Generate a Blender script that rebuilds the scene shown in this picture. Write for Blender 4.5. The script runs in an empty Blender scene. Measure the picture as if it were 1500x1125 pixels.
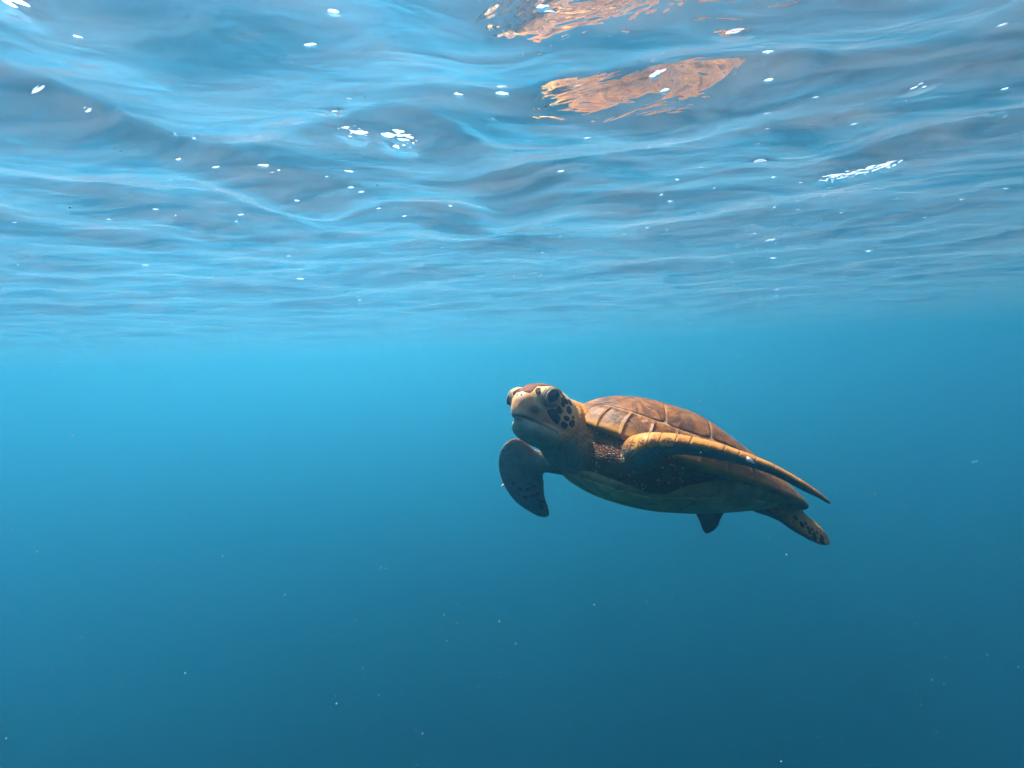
import bpy, bmesh, math, random
import numpy as np
from mathutils import Vector, Matrix
from mathutils.bvhtree import BVHTree

R = math.radians
random.seed(7)
rng = np.random.default_rng(11)
scene = bpy.context.scene
C = scene.collection

# ------------------------------------------------------------------ camera, sky, sun, exposure
CAM_DEPTH = 0.36
cam_d = bpy.data.cameras.new('camera')
cam_d.sensor_width = 36.0
cam_d.lens = 18.0
cam_d.clip_start = 0.01
cam_d.clip_end = 500
cam = bpy.data.objects.new('camera', cam_d)
C.objects.link(cam)
pitch, roll = R(-3), R(3)
fwd = Vector((0, math.cos(pitch), math.sin(pitch)))
r0 = Vector((1, 0, 0))
u0 = r0.cross(fwd)
rt = r0 * math.cos(roll) - u0 * math.sin(roll)
up = r0 * math.sin(roll) + u0 * math.cos(roll)
m = Matrix((rt, up, -fwd)).transposed().to_4x4()
m.translation = Vector((0, 0, -CAM_DEPTH))
cam.matrix_world = m
scene.camera = cam

SUN_EL, SUN_AZ = R(60), R(-26)          # azimuth from +Y, negative = towards the picture's left
sun_dir = Vector((math.sin(SUN_AZ) * math.cos(SUN_EL), math.cos(SUN_AZ) * math.cos(SUN_EL), math.sin(SUN_EL)))
world = bpy.data.worlds.new('World')
scene.world = world
world.use_nodes = True
wn = world.node_tree
bg = wn.nodes['Background']
sky = wn.nodes.new('ShaderNodeTexSky')
sky.sky_type = 'NISHITA'
sky.sun_disc = False
sky.sun_elevation = SUN_EL
sky.sun_rotation = SUN_AZ
sky.air_density = 1.0
sky.dust_density = 1.0
wn.links.new(sky.outputs[0], bg.inputs[0])
bg.inputs[1].default_value = 0.11

sun_l = bpy.data.lights.new('sun', 'SUN')
sun_l.energy = 5.0
sun_l.angle = R(0.6)
sun_l.color = (1.0, 0.95, 0.88)
sun = bpy.data.objects.new('sun', sun_l)
C.objects.link(sun)
sun.rotation_euler = (-sun_dir).to_track_quat('-Z', 'Y').to_euler()

vs = scene.view_settings
vs.view_transform = 'Standard'
vs.look = 'None'
vs.gamma = 1
vs.exposure = 2.5
vs.use_curve_mapping = False
cy = scene.cycles
cy.use_denoising = True
try:
    cy.denoiser = 'OPENIMAGEDENOISE'
except Exception:
    pass
cy.use_adaptive_sampling = True
cy.adaptive_threshold = 0.07
cy.adaptive_min_samples = 16
cy.max_bounces = 6
cy.diffuse_bounces = 2
cy.glossy_bounces = 3
cy.transmission_bounces = 3
cy.volume_bounces = 2
cy.transparent_max_bounces = 8
cy.sample_clamp_direct = 0
cy.sample_clamp_indirect = 3
cy.blur_glossy = 0.3
cy.caustics_reflective = True
cy.caustics_refractive = False


# ------------------------------------------------------------------ helpers
def mat(name):
    mt = bpy.data.materials.new(name)
    mt.use_nodes = True
    nt = mt.node_tree
    nt.nodes.clear()
    out = nt.nodes.new('ShaderNodeOutputMaterial')
    return mt, nt, out


def N(nt, typ, **kw):
    n = nt.nodes.new(typ)
    for k, v in kw.items():
        if hasattr(n, k):
            setattr(n, k, v)
        else:
            n.inputs[k.replace('_', ' ')].default_value = v
    return n


def mesh_obj(name, verts, faces, material=None, parent=None, smooth=True):
    me = bpy.data.meshes.new(name)
    me.from_pydata([tuple(v) for v in verts], [], [tuple(f) for f in faces])
    me.update()
    if smooth:
        me.polygons.foreach_set('use_smooth', [True] * len(me.polygons))
    o = bpy.data.objects.new(name, me)
    C.objects.link(o)
    if material:
        me.materials.append(material)
    if parent:
        o.parent = parent
    return o


# ------------------------------------------------------------------ water body with a wavy surface
WAVE_SEED = 21
# small patches of steep ripples (plan x, y, radius in metres, steepness)
RIPPLE_PACKETS = [(-.162, .854, .052, 1.2), (-.229, .835, .036, 1.0), (.765, 1.205, .050, 2.2), (.792, 1.186, .052, 2.4), (.820, 1.166, .052, 2.4), (.848, 1.146, .045, 2.2), (-.460, .509, .040, .8), (-.237, .758, .028, 1.0), (.617, .770, .028, 1.0), (.519, 1.045, .032, 1.6)]


def water_material():
    mt, nt, out = mat('sea_water')
    L = nt.links.new
    geo = N(nt, 'ShaderNodeNewGeometry')
    mp = N(nt, 'ShaderNodeMapping')
    mp.inputs['Scale'].default_value = (1.0, 1.7, 1.0)
    mp.inputs['Rotation'].default_value = (0, 0, R(14))
    L(geo.outputs['Position'], mp.inputs[0])
    n1 = N(nt, 'ShaderNodeTexNoise', Scale=9.0, Detail=3.0, Roughness=0.5, Distortion=0.8)
    L(mp.outputs[0], n1.inputs['Vector'])
    b1 = N(nt, 'ShaderNodeBump', Strength=1.0, Distance=0.0050)
    L(n1.outputs[0], b1.inputs['Height'])
    # scattered steep dimples of a few millimetres: they catch the sun as glints
    sq = N(nt, 'ShaderNodeMapping')
    sq.inputs['Scale'].default_value = (0.62, 1.0, 1.0)
    sq.inputs['Rotation'].default_value = (0, 0, R(18))
    wz = N(nt, 'ShaderNodeTexNoise', Scale=60.0, Detail=2.0)
    L(geo.outputs['Position'], wz.inputs['Vector'])
    wsc = N(nt, 'ShaderNodeVectorMath', operation='SCALE')
    L(wz.outputs['Color'], wsc.inputs[0])
    wsc.inputs['Scale'].default_value = 0.012
    wad = N(nt, 'ShaderNodeVectorMath', operation='ADD')
    L(geo.outputs['Position'], wad.inputs[0])
    L(wsc.outputs[0], wad.inputs[1])
    L(wad.outputs[0], sq.inputs[0])
    cl = N(nt, 'ShaderNodeTexNoise', Scale=2.6, Detail=2.0)
    L(geo.outputs['Position'], cl.inputs['Vector'])
    cm = N(nt, 'ShaderNodeMapRange', interpolation_type='SMOOTHSTEP')
    cm.inputs['From Min'].default_value = 0.50
    cm.inputs['From Max'].default_value = 0.62
    L(cl.outputs[0], cm.inputs[0])

    def dimples(scale, radius, thresh):
        vo = N(nt, 'ShaderNodeTexVoronoi', voronoi_dimensions='2D', Scale=scale, Randomness=1.0)
        L(sq.outputs[0], vo.inputs['Vector'])
        dm = N(nt, 'ShaderNodeMapRange', interpolation_type='SMOOTHSTEP')
        dm.inputs['From Min'].default_value = 0.0
        dm.inputs['From Max'].default_value = radius
        dm.inputs['To Min'].default_value = 1.0
        dm.inputs['To Max'].default_value = 0.0
        L(vo.outputs['Distance'], dm.inputs[0])
        pk = N(nt, 'ShaderNodeSeparateColor')
        L(vo.outputs['Color'], pk.inputs[0])
        pr = N(nt, 'ShaderNodeMapRange')
        pr.inputs['From Min'].default_value = thresh
        L(pk.outputs[0], pr.inputs[0])
        ml = N(nt, 'ShaderNodeMath', operation='MULTIPLY')
        L(dm.outputs[0], ml.inputs[0])
        L(pr.outputs[0], ml.inputs[1])
        return ml.outputs[0]
    d1 = dimples(13.0, 0.09, 0.70)
    d2 = dimples(4.0, 0.075, 0.88)
    ad2 = N(nt, 'ShaderNodeMath', operation='MULTIPLY_ADD')
    L(d2, ad2.inputs[0])
    ad2.inputs[1].default_value = 2.2
    d1m = N(nt, 'ShaderNodeMath', operation='MULTIPLY')
    L(d1, d1m.inputs[0])
    L(cm.outputs[0], d1m.inputs[1])
    d3 = dimples(24.0, 0.12, 0.86)
    d3a = N(nt, 'ShaderNodeMath', operation='MULTIPLY_ADD')
    L(d3, d3a.inputs[0])
    d3a.inputs[1].default_value = 0.6
    L(d1m.outputs[0], d3a.inputs[2])
    pn = N(nt, 'ShaderNodeTexNoise', Scale=58.0, Detail=1.0)
    L(geo.outputs['Position'], pn.inputs['Vector'])
    tot = None
    for qx, qy, qr, qs in RIPPLE_PACKETS:
        sep = N(nt, 'ShaderNodeVectorMath', operation='DISTANCE')
        flat_ = N(nt, 'ShaderNodeVectorMath', operation='MULTIPLY')
        flat_.inputs[1].default_value = (1, 1, 0)
        L(geo.outputs['Position'], flat_.inputs[0])
        L(flat_.outputs[0], sep.inputs[0])
        sep.inputs[1].default_value = (qx, qy, 0)
        mr = N(nt, 'ShaderNodeMapRange', interpolation_type='SMOOTHSTEP')
        mr.inputs['From Min'].default_value = 0.0
        mr.inputs['From Max'].default_value = qr
        mr.inputs['To Min'].default_value = qs
        mr.inputs['To Max'].default_value = 0.0
        L(sep.outputs['Value'], mr.inputs[0])
        if tot is None:
            tot = mr.outputs[0]
        else:
            mxn = N(nt, 'ShaderNodeMath', operation='MAXIMUM')
            L(tot, mxn.inputs[0])
            L(mr.outputs[0], mxn.inputs[1])
            tot = mxn.outputs[0]
    pm = N(nt, 'ShaderNodeMath', operation='MULTIPLY')
    L(pn.outputs[0], pm.inputs[0])
    L(tot, pm.inputs[1])
    pa = N(nt, 'ShaderNodeMath', operation='MULTIPLY_ADD')
    L(pm.outputs[0], pa.inputs[0])
    pa.inputs[1].default_value = 1.6
    L(d3a.outputs[0], pa.inputs[2])
    L(pa.outputs[0], ad2.inputs[2])
    b2 = N(nt, 'ShaderNodeBump', Strength=1.0, Distance=0.010)
    L(ad2.outputs[0], b2.inputs['Height'])
    L(b1.outputs[0], b2.inputs['Normal'])
    fr = N(nt, 'ShaderNodeFresnel', IOR=1.333)
    gl = N(nt, 'ShaderNodeBsdfGlossy', Roughness=0.0)
    gl.inputs['Color'].default_value = (1, 1, 1, 1)
    rf = N(nt, 'ShaderNodeBsdfRefraction', Roughness=0.0, IOR=1.333)
    rf.inputs['Color'].default_value = (1, 1, 1, 1)
    tr = N(nt, 'ShaderNodeBsdfTransparent')
    for n in (fr, gl, rf):
        L(b2.outputs[0], n.inputs['Normal'])
    mx = N(nt, 'ShaderNodeMixShader')
    mx.inputs[0].default_value = 0.75
    L(rf.outputs[0], mx.inputs[1])
    L(tr.outputs[0], mx.inputs[2])
    m2 = N(nt, 'ShaderNodeMixShader')
    L(fr.outputs[0], m2.inputs[0])
    L(mx.outputs[0], m2.inputs[1])
    L(gl.outputs[0], m2.inputs[2])
    # thin translucent film, added as a pale stand-in for haze and sun glow
    fm = N(nt, 'ShaderNodeMapping')
    fm.inputs['Scale'].default_value = (1.0, 2.4, 1.0)
    fm.inputs['Rotation'].default_value = (0, 0, R(-12))
    L(geo.outputs['Position'], fm.inputs[0])
    fn = N(nt, 'ShaderNodeTexNoise', Scale=4.0, Detail=6.0, Roughness=0.62, Distortion=1.2)
    L(fm.outputs[0], fn.inputs['Vector'])
    ff = N(nt, 'ShaderNodeMapRange')
    ff.inputs['From Min'].default_value = 0.34
    ff.inputs['From Max'].default_value = 0.72
    ff.inputs['To Min'].default_value = 0.003
    ff.inputs['To Max'].default_value = 0.025
    L(fn.outputs[0], ff.inputs[0])
    tl = N(nt, 'ShaderNodeBsdfTranslucent')
    tl.inputs['Color'].default_value = (0.95, 0.93, 0.95, 1)
    m3 = N(nt, 'ShaderNodeMixShader')
    L(ff.outputs[0], m3.inputs[0])
    L(m2.outputs[0], m3.inputs[1])
    L(tl.outputs[0], m3.inputs[2])
    L(m3.outputs[0], out.inputs['Surface'])
    sc = N(nt, 'ShaderNodeVolumeScatter')
    sc.inputs['Color'].default_value = (0.12, 0.57, 1.0, 1)
    sc.inputs['Density'].default_value = 0.122
    sc.inputs['Anisotropy'].default_value = 0.86
    ab = N(nt, 'ShaderNodeVolumeAbsorption')
    ab.inputs['Color'].default_value = (0.0, 0.60, 0.76, 1)
    ab.inputs['Density'].default_value = 0.142
    ad = N(nt, 'ShaderNodeAddShader')
    L(sc.outputs[0], ad.inputs[0])
    L(ab.outputs[0], ad.inputs[1])
    L(ad.outputs[0], out.inputs['Volume'])
    return mt


def wave_height(X, Y):
    g = np.random.default_rng(WAVE_SEED)
    # gentle domain warp keeps the crests from running dead straight
    wx = X + 0.09 * np.sin(2.3 * Y + 0.6) + 0.05 * np.sin(5.1 * Y - 3.3 * X) + 0.02 * np.sin(11 * X + 7 * Y)
    wy = Y + 0.11 * np.sin(2.1 * X + 1.1) + 0.06 * np.sin(4.7 * X + 3.9 * Y) + 0.02 * np.sin(13 * X - 5 * Y)
    main = R(104)
    z = np.zeros_like(X)

    def add(lam, th, slope, sharp):
        k = 2 * math.pi / lam
        w = np.sin(k * (wx * math.cos(th) + wy * math.sin(th)) + g.uniform(0, 6.28))
        # peaked crests over broad troughs
        return slope / k * 2 * ((w + 1) * .5) ** sharp
    for lam in (1.9, 1.25):
        z += add(lam, main + g.normal(0, .35), .016, 1.0)
    for lam in (.98, .80, .66, .55, .46, .39):
        z += add(lam, main + g.normal(0, .70), .036, 2.0)
    lam = .27
    while lam > .045:
        z += add(lam, main + g.normal(0, .75), .011 if lam > .12 else .012, 1.5)
        lam *= .915
    # the larger peaked wavelets: crest line (plan metres), length of the falling flank, its slope
    for crest, run, slope, rise in WAVELETS:
        c = np.array(crest, float)
        near = (X > c[:, 0].min() - 1.0) & (X < c[:, 0].max() + 1.0) & (Y > c[:, 1].min() - 1.0) & (Y < c[:, 1].max() + 1.6)
        px_, py_ = X[near], Y[near]
        # smooth resample of the crest
        tt = np.linspace(0, len(c) - 1, 24)
        cx = np.interp(tt, range(len(c)), c[:, 0])
        cyy = np.interp(tt, range(len(c)), c[:, 1])
        for _ in range(3):
            cx[1:-1] = .25 * cx[:-2] + .5 * cx[1:-1] + .25 * cx[2:]
            cyy[1:-1] = .25 * cyy[:-2] + .5 * cyy[1:-1] + .25 * cyy[2:]
        yc = np.interp(px_, cx, cyy)
        out = np.maximum(np.maximum(cx[0] - px_, px_ - cx[-1]), 0)
        d = py_ - yc
        slope = slope * 1.3
        prof_w = np.where(d > 0, -slope * run * .75 * np.sin(np.clip(d / (run * 2.6), 0, 1) * math.pi) ** .9, -slope * rise * run * (1 - np.exp(np.minimum(d, 0) / (run * .8))))
        z[near] += prof_w * np.exp(-(out / .16) ** 2) * np.clip(1.6 - np.abs(d) / (run * 2.6), 0, 1)
    return z


WAVELETS = [
    ([(-.379, .876), (-.266, .787), (-.162, .742), (-.088, .764), (-.014, .894)], .22, .15, .5),
    ([(.012, .687), (.063, .656), (.113, .650), (.201, .664), (.271, .644), (.348, .632), (.419, .655)], .13, .155, 1.1),
    ([(-.589, .583), (-.579, .618), (-.548, .686), (-.517, .781), (-.464, .885), (-.428, .930)], .20, .10, .5),
    ([(.088, 1.021), (.264, .930), (.387, .851), (.534, .821)], .17, .13, .5),
    ([(-.438, 1.252), (-.270, 1.172), (-.142, 1.249)], .18, .12, .5),
    ([(.386, 1.112), (.674, 1.105), (.805, .999), (.887, .908)], .20, .12, .5),
    ([(-.873, .951), (-.798, 1.044), (-.703, 1.106)], .18, .11, .5),
    ([(-1.038, 1.344), (-.841, 1.314), (-.722, 1.416)], .20, .11, .5),
    ([(-.058, 1.220), (.099, 1.170), (.263, 1.222)], .20, .11, .5),
]


def water():
    n, k, A = 620, 4.95, 0.65
    u = np.linspace(-1, 1, n)
    xs = A * np.sinh(k * u)
    ys = 0.75 + A * np.sinh(k * u)
    X, Y = np.meshgrid(xs, ys, indexing='ij')
    Z = wave_height(X, Y)
    edge = np.clip((44 - np.maximum(np.abs(X), np.abs(Y - .75))) / 6, 0, 1)
    Z *= edge
    V = np.stack([X, Y, Z], -1).reshape(-1, 3)
    idx = np.arange(n * n).reshape(n, n)
    F = np.stack([idx[:-1, :-1], idx[1:, :-1], idx[1:, 1:], idx[:-1, 1:]], -1).reshape(-1, 4)
    # skirt down to the bottom
    ring = np.concatenate([idx[:, 0], idx[-1, 1:], idx[-2::-1, -1], idx[0, -2:0:-1]])
    low = V[ring].copy()
    low[:, 2] = -48.0
    base = len(V)
    V = np.concatenate([V, low])
    nr = len(ring)
    j = np.arange(nr)
    j2 = (j + 1) % nr
    S = np.stack([ring[j2], ring[j], base + j, base + j2], -1)
    faces = F.tolist() + S.tolist() + [list(range(base, base + nr))[::-1]]
    me = bpy.data.meshes.new('water')
    me.from_pydata(V.tolist(), [], faces)
    me.update()
    bm = bmesh.new()
    bm.from_mesh(me)
    bmesh.ops.recalc_face_normals(bm, faces=bm.faces)
    bm.to_mesh(me)
    bm.free()
    nf = len(F)
    sm = np.zeros(len(me.polygons), bool)
    sm[:nf] = True
    me.polygons.foreach_set('use_smooth', sm)
    me.materials.append(water_material())
    o = bpy.data.objects.new('water', me)
    C.objects.link(o)
    o['kind'] = 'structure'
    o['label'] = 'clear blue sea water seen from just below its rippling surface'
    return o


water()


def seabed():
    mt, nt, out = mat('seabed_sand')
    b = N(nt, 'ShaderNodeBsdfPrincipled', Roughness=0.9)
    nz = N(nt, 'ShaderNodeTexNoise', Scale=0.8, Detail=6.0)
    cr = N(nt, 'ShaderNodeValToRGB')
    cr.color_ramp.elements[0].color = (0.05, 0.05, 0.045, 1)
    cr.color_ramp.elements[1].color = (0.16, 0.14, 0.11, 1)
    nt.links.new(nz.outputs[0], cr.inputs[0])
    nt.links.new(cr.outputs[0], b.inputs['Base Color'])
    nt.links.new(b.outputs[0], out.inputs['Surface'])
    n = 40
    xs = np.linspace(-200, 200, n)
    X, Y = np.meshgrid(xs, xs, indexing='ij')
    Z = -49.0 + 0.4 * np.sin(X * .11) * np.cos(Y * .09)
    V = np.stack([X, Y, Z], -1).reshape(-1, 3)
    idx = np.arange(n * n).reshape(n, n)
    F = np.stack([idx[:-1, :-1], idx[1:, :-1], idx[1:, 1:], idx[:-1, 1:]], -1).reshape(-1, 4)
    o = mesh_obj('seabed', V, F, mt)
    o['kind'] = 'structure'
    o['label'] = 'dark sandy seabed far below'


seabed()


# ------------------------------------------------------------------ sea turtle (local frame: +X head, +Y its left side, +Z up)
def rot_pose(yaw, pit, rol):
    return Matrix.Rotation(yaw, 3, 'Z') @ Matrix.Rotation(-pit, 3, 'Y') @ Matrix.Rotation(rol, 3, 'X')


TURTLE_ROT = rot_pose(R(191), R(20), R(8.5))
TURTLE_LOC = Vector((0.3843, 1.2486, -0.6481))

turtle = bpy.data.objects.new('sea_turtle', None)
C.objects.link(turtle)
tm = TURTLE_ROT.to_4x4()
tm.translation = TURTLE_LOC
turtle.matrix_world = tm
turtle['label'] = 'green sea turtle with amber brown shell gliding just under the water surface'
turtle['category'] = 'turtle'

SX0, SL, SW, SH, SD = -0.362, 0.652, 0.228, 0.136, 0.112
XC = 0.045


def prof(s, a, b):
    s = np.clip(s, 1e-6, 1 - 1e-6)
    mm = a / (a + b)
    return (s ** a * (1 - s) ** b) / (mm ** a * (1 - mm) ** b)


# outline of the carapace as radius over angle about (XC, 0)
_s = np.concatenate([np.linspace(0, .02, 60), np.linspace(.02, .98, 500), np.linspace(.98, 1, 60)])
_ox = SX0 + SL * _s
_oy = SW * prof(_s, .56, .40)
_oy[0] = _oy[-1] = 0
_th = np.arctan2(_oy, _ox - XC)
_rr = np.hypot(_oy, _ox - XC)
_o = np.argsort(_th)
_th, _rr = _th[_o], _rr[_o]


def orad(th):
    return np.interp(np.abs(th), _th, _rr)


def rim_z(th):
    c = np.cos(th)
    return 0.040 * np.clip(c, 0, 1) ** 2 - 0.012 * np.clip(-c, 0, 1) ** 4


def sstep(a, b, x):
    t = np.clip((x - a) / (b - a), 0, 1)
    return t * t * (3 - 2 * t)


def carapace_z(x, y):
    x = np.asarray(x, float)
    y = np.asarray(y, float)
    th = np.arctan2(y, x - XC)
    rho = np.clip(np.hypot(x - XC, y) / orad(th), 0, 1)
    w = sstep(-0.1, -1.0, np.cos(th))
    a = 2.25 + (1.60 - 2.25) * w
    b = 0.74 + (0.96 - 0.74) * w
    z = rim_z(th) * rho ** 2 + SH * (1 - rho ** a) ** b
    # faint keel along the middle
    return z + 0.006 * np.exp(-(y / 0.03) ** 2) * (1 - rho ** 4)


def car_pt(rho, th, off=0.0):
    r = rho * orad(th)
    x, y = XC + r * np.cos(th), r * np.sin(th)
    return np.stack([x, y, carapace_z(x, y) + off], -1)


def surf_normal(fn, x, y, h=2e-3):
    dx = (fn(x + h, y) - fn(x - h, y)) / (2 * h)
    dy = (fn(x, y + h) - fn(x, y - h)) / (2 * h)
    n = np.stack([-dx, -dy, np.ones_like(dx)], -1)
    n[..., :2] = np.clip(n[..., :2], -3, 3)
    return n / np.linalg.norm(n, axis=-1, keepdims=True)


def ringmesh(rings, cap=True):
    """rings: list of (n,3) arrays -> verts, faces of a closed tube"""
    n = len(rings[0])
    V = np.concatenate(rings)
    F = []
    for i in range(len(rings) - 1):
        for j in range(n):
            k = (j + 1) % n
            F.append((i * n + j, i * n + k, (i + 1) * n + k, (i + 1) * n + j))
    V = V.tolist()
    if cap:
        for base, rev in ((0, True), ((len(rings) - 1) * n, False)):
            c = np.mean(np.array(V[base:base + n]), 0)
            V.append(c.tolist())
            ci = len(V) - 1
            for j in range(n):
                k = (j + 1) % n
                F.append((base + k, base + j, ci) if rev else (base + j, base + k, ci))
    return np.array(V), F


# --- materials of the turtle
def mix_col(nt, fac, a, b, blend='MIX'):
    n = nt.nodes.new('ShaderNodeMix')
    n.data_type = 'RGBA'
    n.blend_type = blend
    for i, v in ((0, fac), (6, a), (7, b)):
        if hasattr(v, 'links') or isinstance(v, bpy.types.NodeSocket):
            nt.links.new(v, n.inputs[i])
        elif isinstance(v, (int, float)):
            n.inputs[i].default_value = v
        else:
            n.inputs[i].default_value = (*v, 1)
    return n.outputs[2]


def ramp(nt, sock, p0, p1, c0=(0, 0, 0), c1=(1, 1, 1)):
    n = nt.nodes.new('ShaderNodeValToRGB')
    e = n.color_ramp.elements
    e[0].position, e[1].position = p0, p1
    e[0].color, e[1].color = (*c0, 1), (*c1, 1)
    nt.links.new(sock, n.inputs[0])
    return n.outputs[0]


def attr(nt, name):
    n = nt.nodes.new('ShaderNodeAttribute')
    n.attribute_name = name
    return n


def principled(nt, out, col, rough=0.45, bump=None, spec=0.25, gain=True):
    b = nt.nodes.new('ShaderNodeBsdfPrincipled')
    if isinstance(col, bpy.types.NodeSocket):
        nt.links.new(mix_col(nt, 1.0, col, (1.22, 1.22, 1.22), 'MULTIPLY') if gain else col, b.inputs['Base Color'])
    else:
        b.inputs['Base Color'].default_value = (*col, 1)
    b.inputs['Roughness'].default_value = rough
    b.inputs['Specular IOR Level'].default_value = spec * 0.3
    if bump is not None:
        nt.links.new(bump, b.inputs['Normal'])
    nt.links.new(b.outputs[0], out.inputs['Surface'])
    return b


def scute_material():
    mt, nt, out = mat('scute_horn')
    tc = nt.nodes.new('ShaderNodeTexCoord')
    rad = attr(nt, 'growth')            # direction and distance from the scute's growth centre
    n1 = N(nt, 'ShaderNodeTexNoise', Scale=5.0, Detail=5.0, Roughness=0.65, Distortion=0.8)
    nt.links.new(rad.outputs['Vector'], n1.inputs['Vector'])
    n2 = N(nt, 'ShaderNodeTexNoise', Scale=26.0, Detail=5.0, Roughness=0.6)
    nt.links.new(tc.outputs['Object'], n2.inputs['Vector'])
    n3 = N(nt, 'ShaderNodeTexNoise', Scale=160.0, Detail=3.0, Roughness=0.6)
    nt.links.new(tc.outputs['Object'], n3.inputs['Vector'])
    streak = ramp(nt, n1.outputs[0], .41, .60)
    c = mix_col(nt, streak, (0.045, 0.013, 0.003), (0.26, 0.085, 0.010))
    patch = ramp(nt, n2.outputs[0], .42, .62)
    c = mix_col(nt, patch, c, mix_col(nt, 0.55, c, (0.11, 0.036, 0.011)))
    pale = ramp(nt, n1.outputs[0], .63, .74)
    c = mix_col(nt, pale, c, (0.34, 0.165, 0.065))
    n4 = N(nt, 'ShaderNodeTexNoise', Scale=9.0, Detail=7.0, Roughness=0.7, Distortion=2.0)
    nt.links.new(rad.outputs['Vector'], n4.inputs['Vector'])
    scr = ramp(nt, n4.outputs[0], .60, .66)
    c = mix_col(nt, scr, c, (0.36, 0.21, 0.11))
    dk = ramp(nt, n4.outputs[0], .33, .42, (1, 1, 1), (0, 0, 0))
    c = mix_col(nt, dk, c, (0.035, 0.014, 0.006))
    n5 = N(nt, 'ShaderNodeTexNoise', Scale=11.0, Detail=4.0, Roughness=0.6)
    nt.links.new(tc.outputs['Object'], n5.inputs['Vector'])
    alg = ramp(nt, n5.outputs[0], .52, .70, (0, 0, 0), (.55, .55, .55))
    c = mix_col(nt, alg, c, (0.13, 0.075, 0.035))
    fine = ramp(nt, n3.outputs[0], .3, .75, (.72, .72, .72), (1.12, 1.12, 1.12))
    c = mix_col(nt, 1.0, c, fine, 'MULTIPLY')
    low = attr(nt, 'edge')              # the lower rim of the shell is yellow
    c = mix_col(nt, low.outputs['Fac'], c, mix_col(nt, patch, (0.36, 0.15, 0.012), (0.25, 0.09, 0.008)))
    bp = N(nt, 'ShaderNodeBump', Strength=0.5, Distance=0.003)
    nt.links.new(n1.outputs[0], bp.inputs['Height'])
    bp2 = N(nt, 'ShaderNodeBump', Strength=0.4, Distance=0.0012)
    nt.links.new(n3.outputs[0], bp2.inputs['Height'])
    nt.links.new(bp.outputs[0], bp2.inputs['Normal'])
    principled(nt, out, c, 0.5, bp2.outputs[0], 0.3, False)
    return mt


def plain_material(name, a, b, scale=60.0, rough=0.5, spec=0.25, dist=0.0015):
    mt, nt, out = mat(name)
    tc = nt.nodes.new('ShaderNodeTexCoord')
    n1 = N(nt, 'ShaderNodeTexNoise', Scale=scale, Detail=4.0, Roughness=0.6)
    nt.links.new(tc.outputs['Object'], n1.inputs['Vector'])
    c = ramp(nt, n1.outputs[0], .35, .68, a, b)
    bp = N(nt, 'ShaderNodeBump', Strength=0.6, Distance=dist)
    nt.links.new(n1.outputs[0], bp.inputs['Height'])
    principled(nt, out, c, rough, bp.outputs[0], spec)
    return mt


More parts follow.
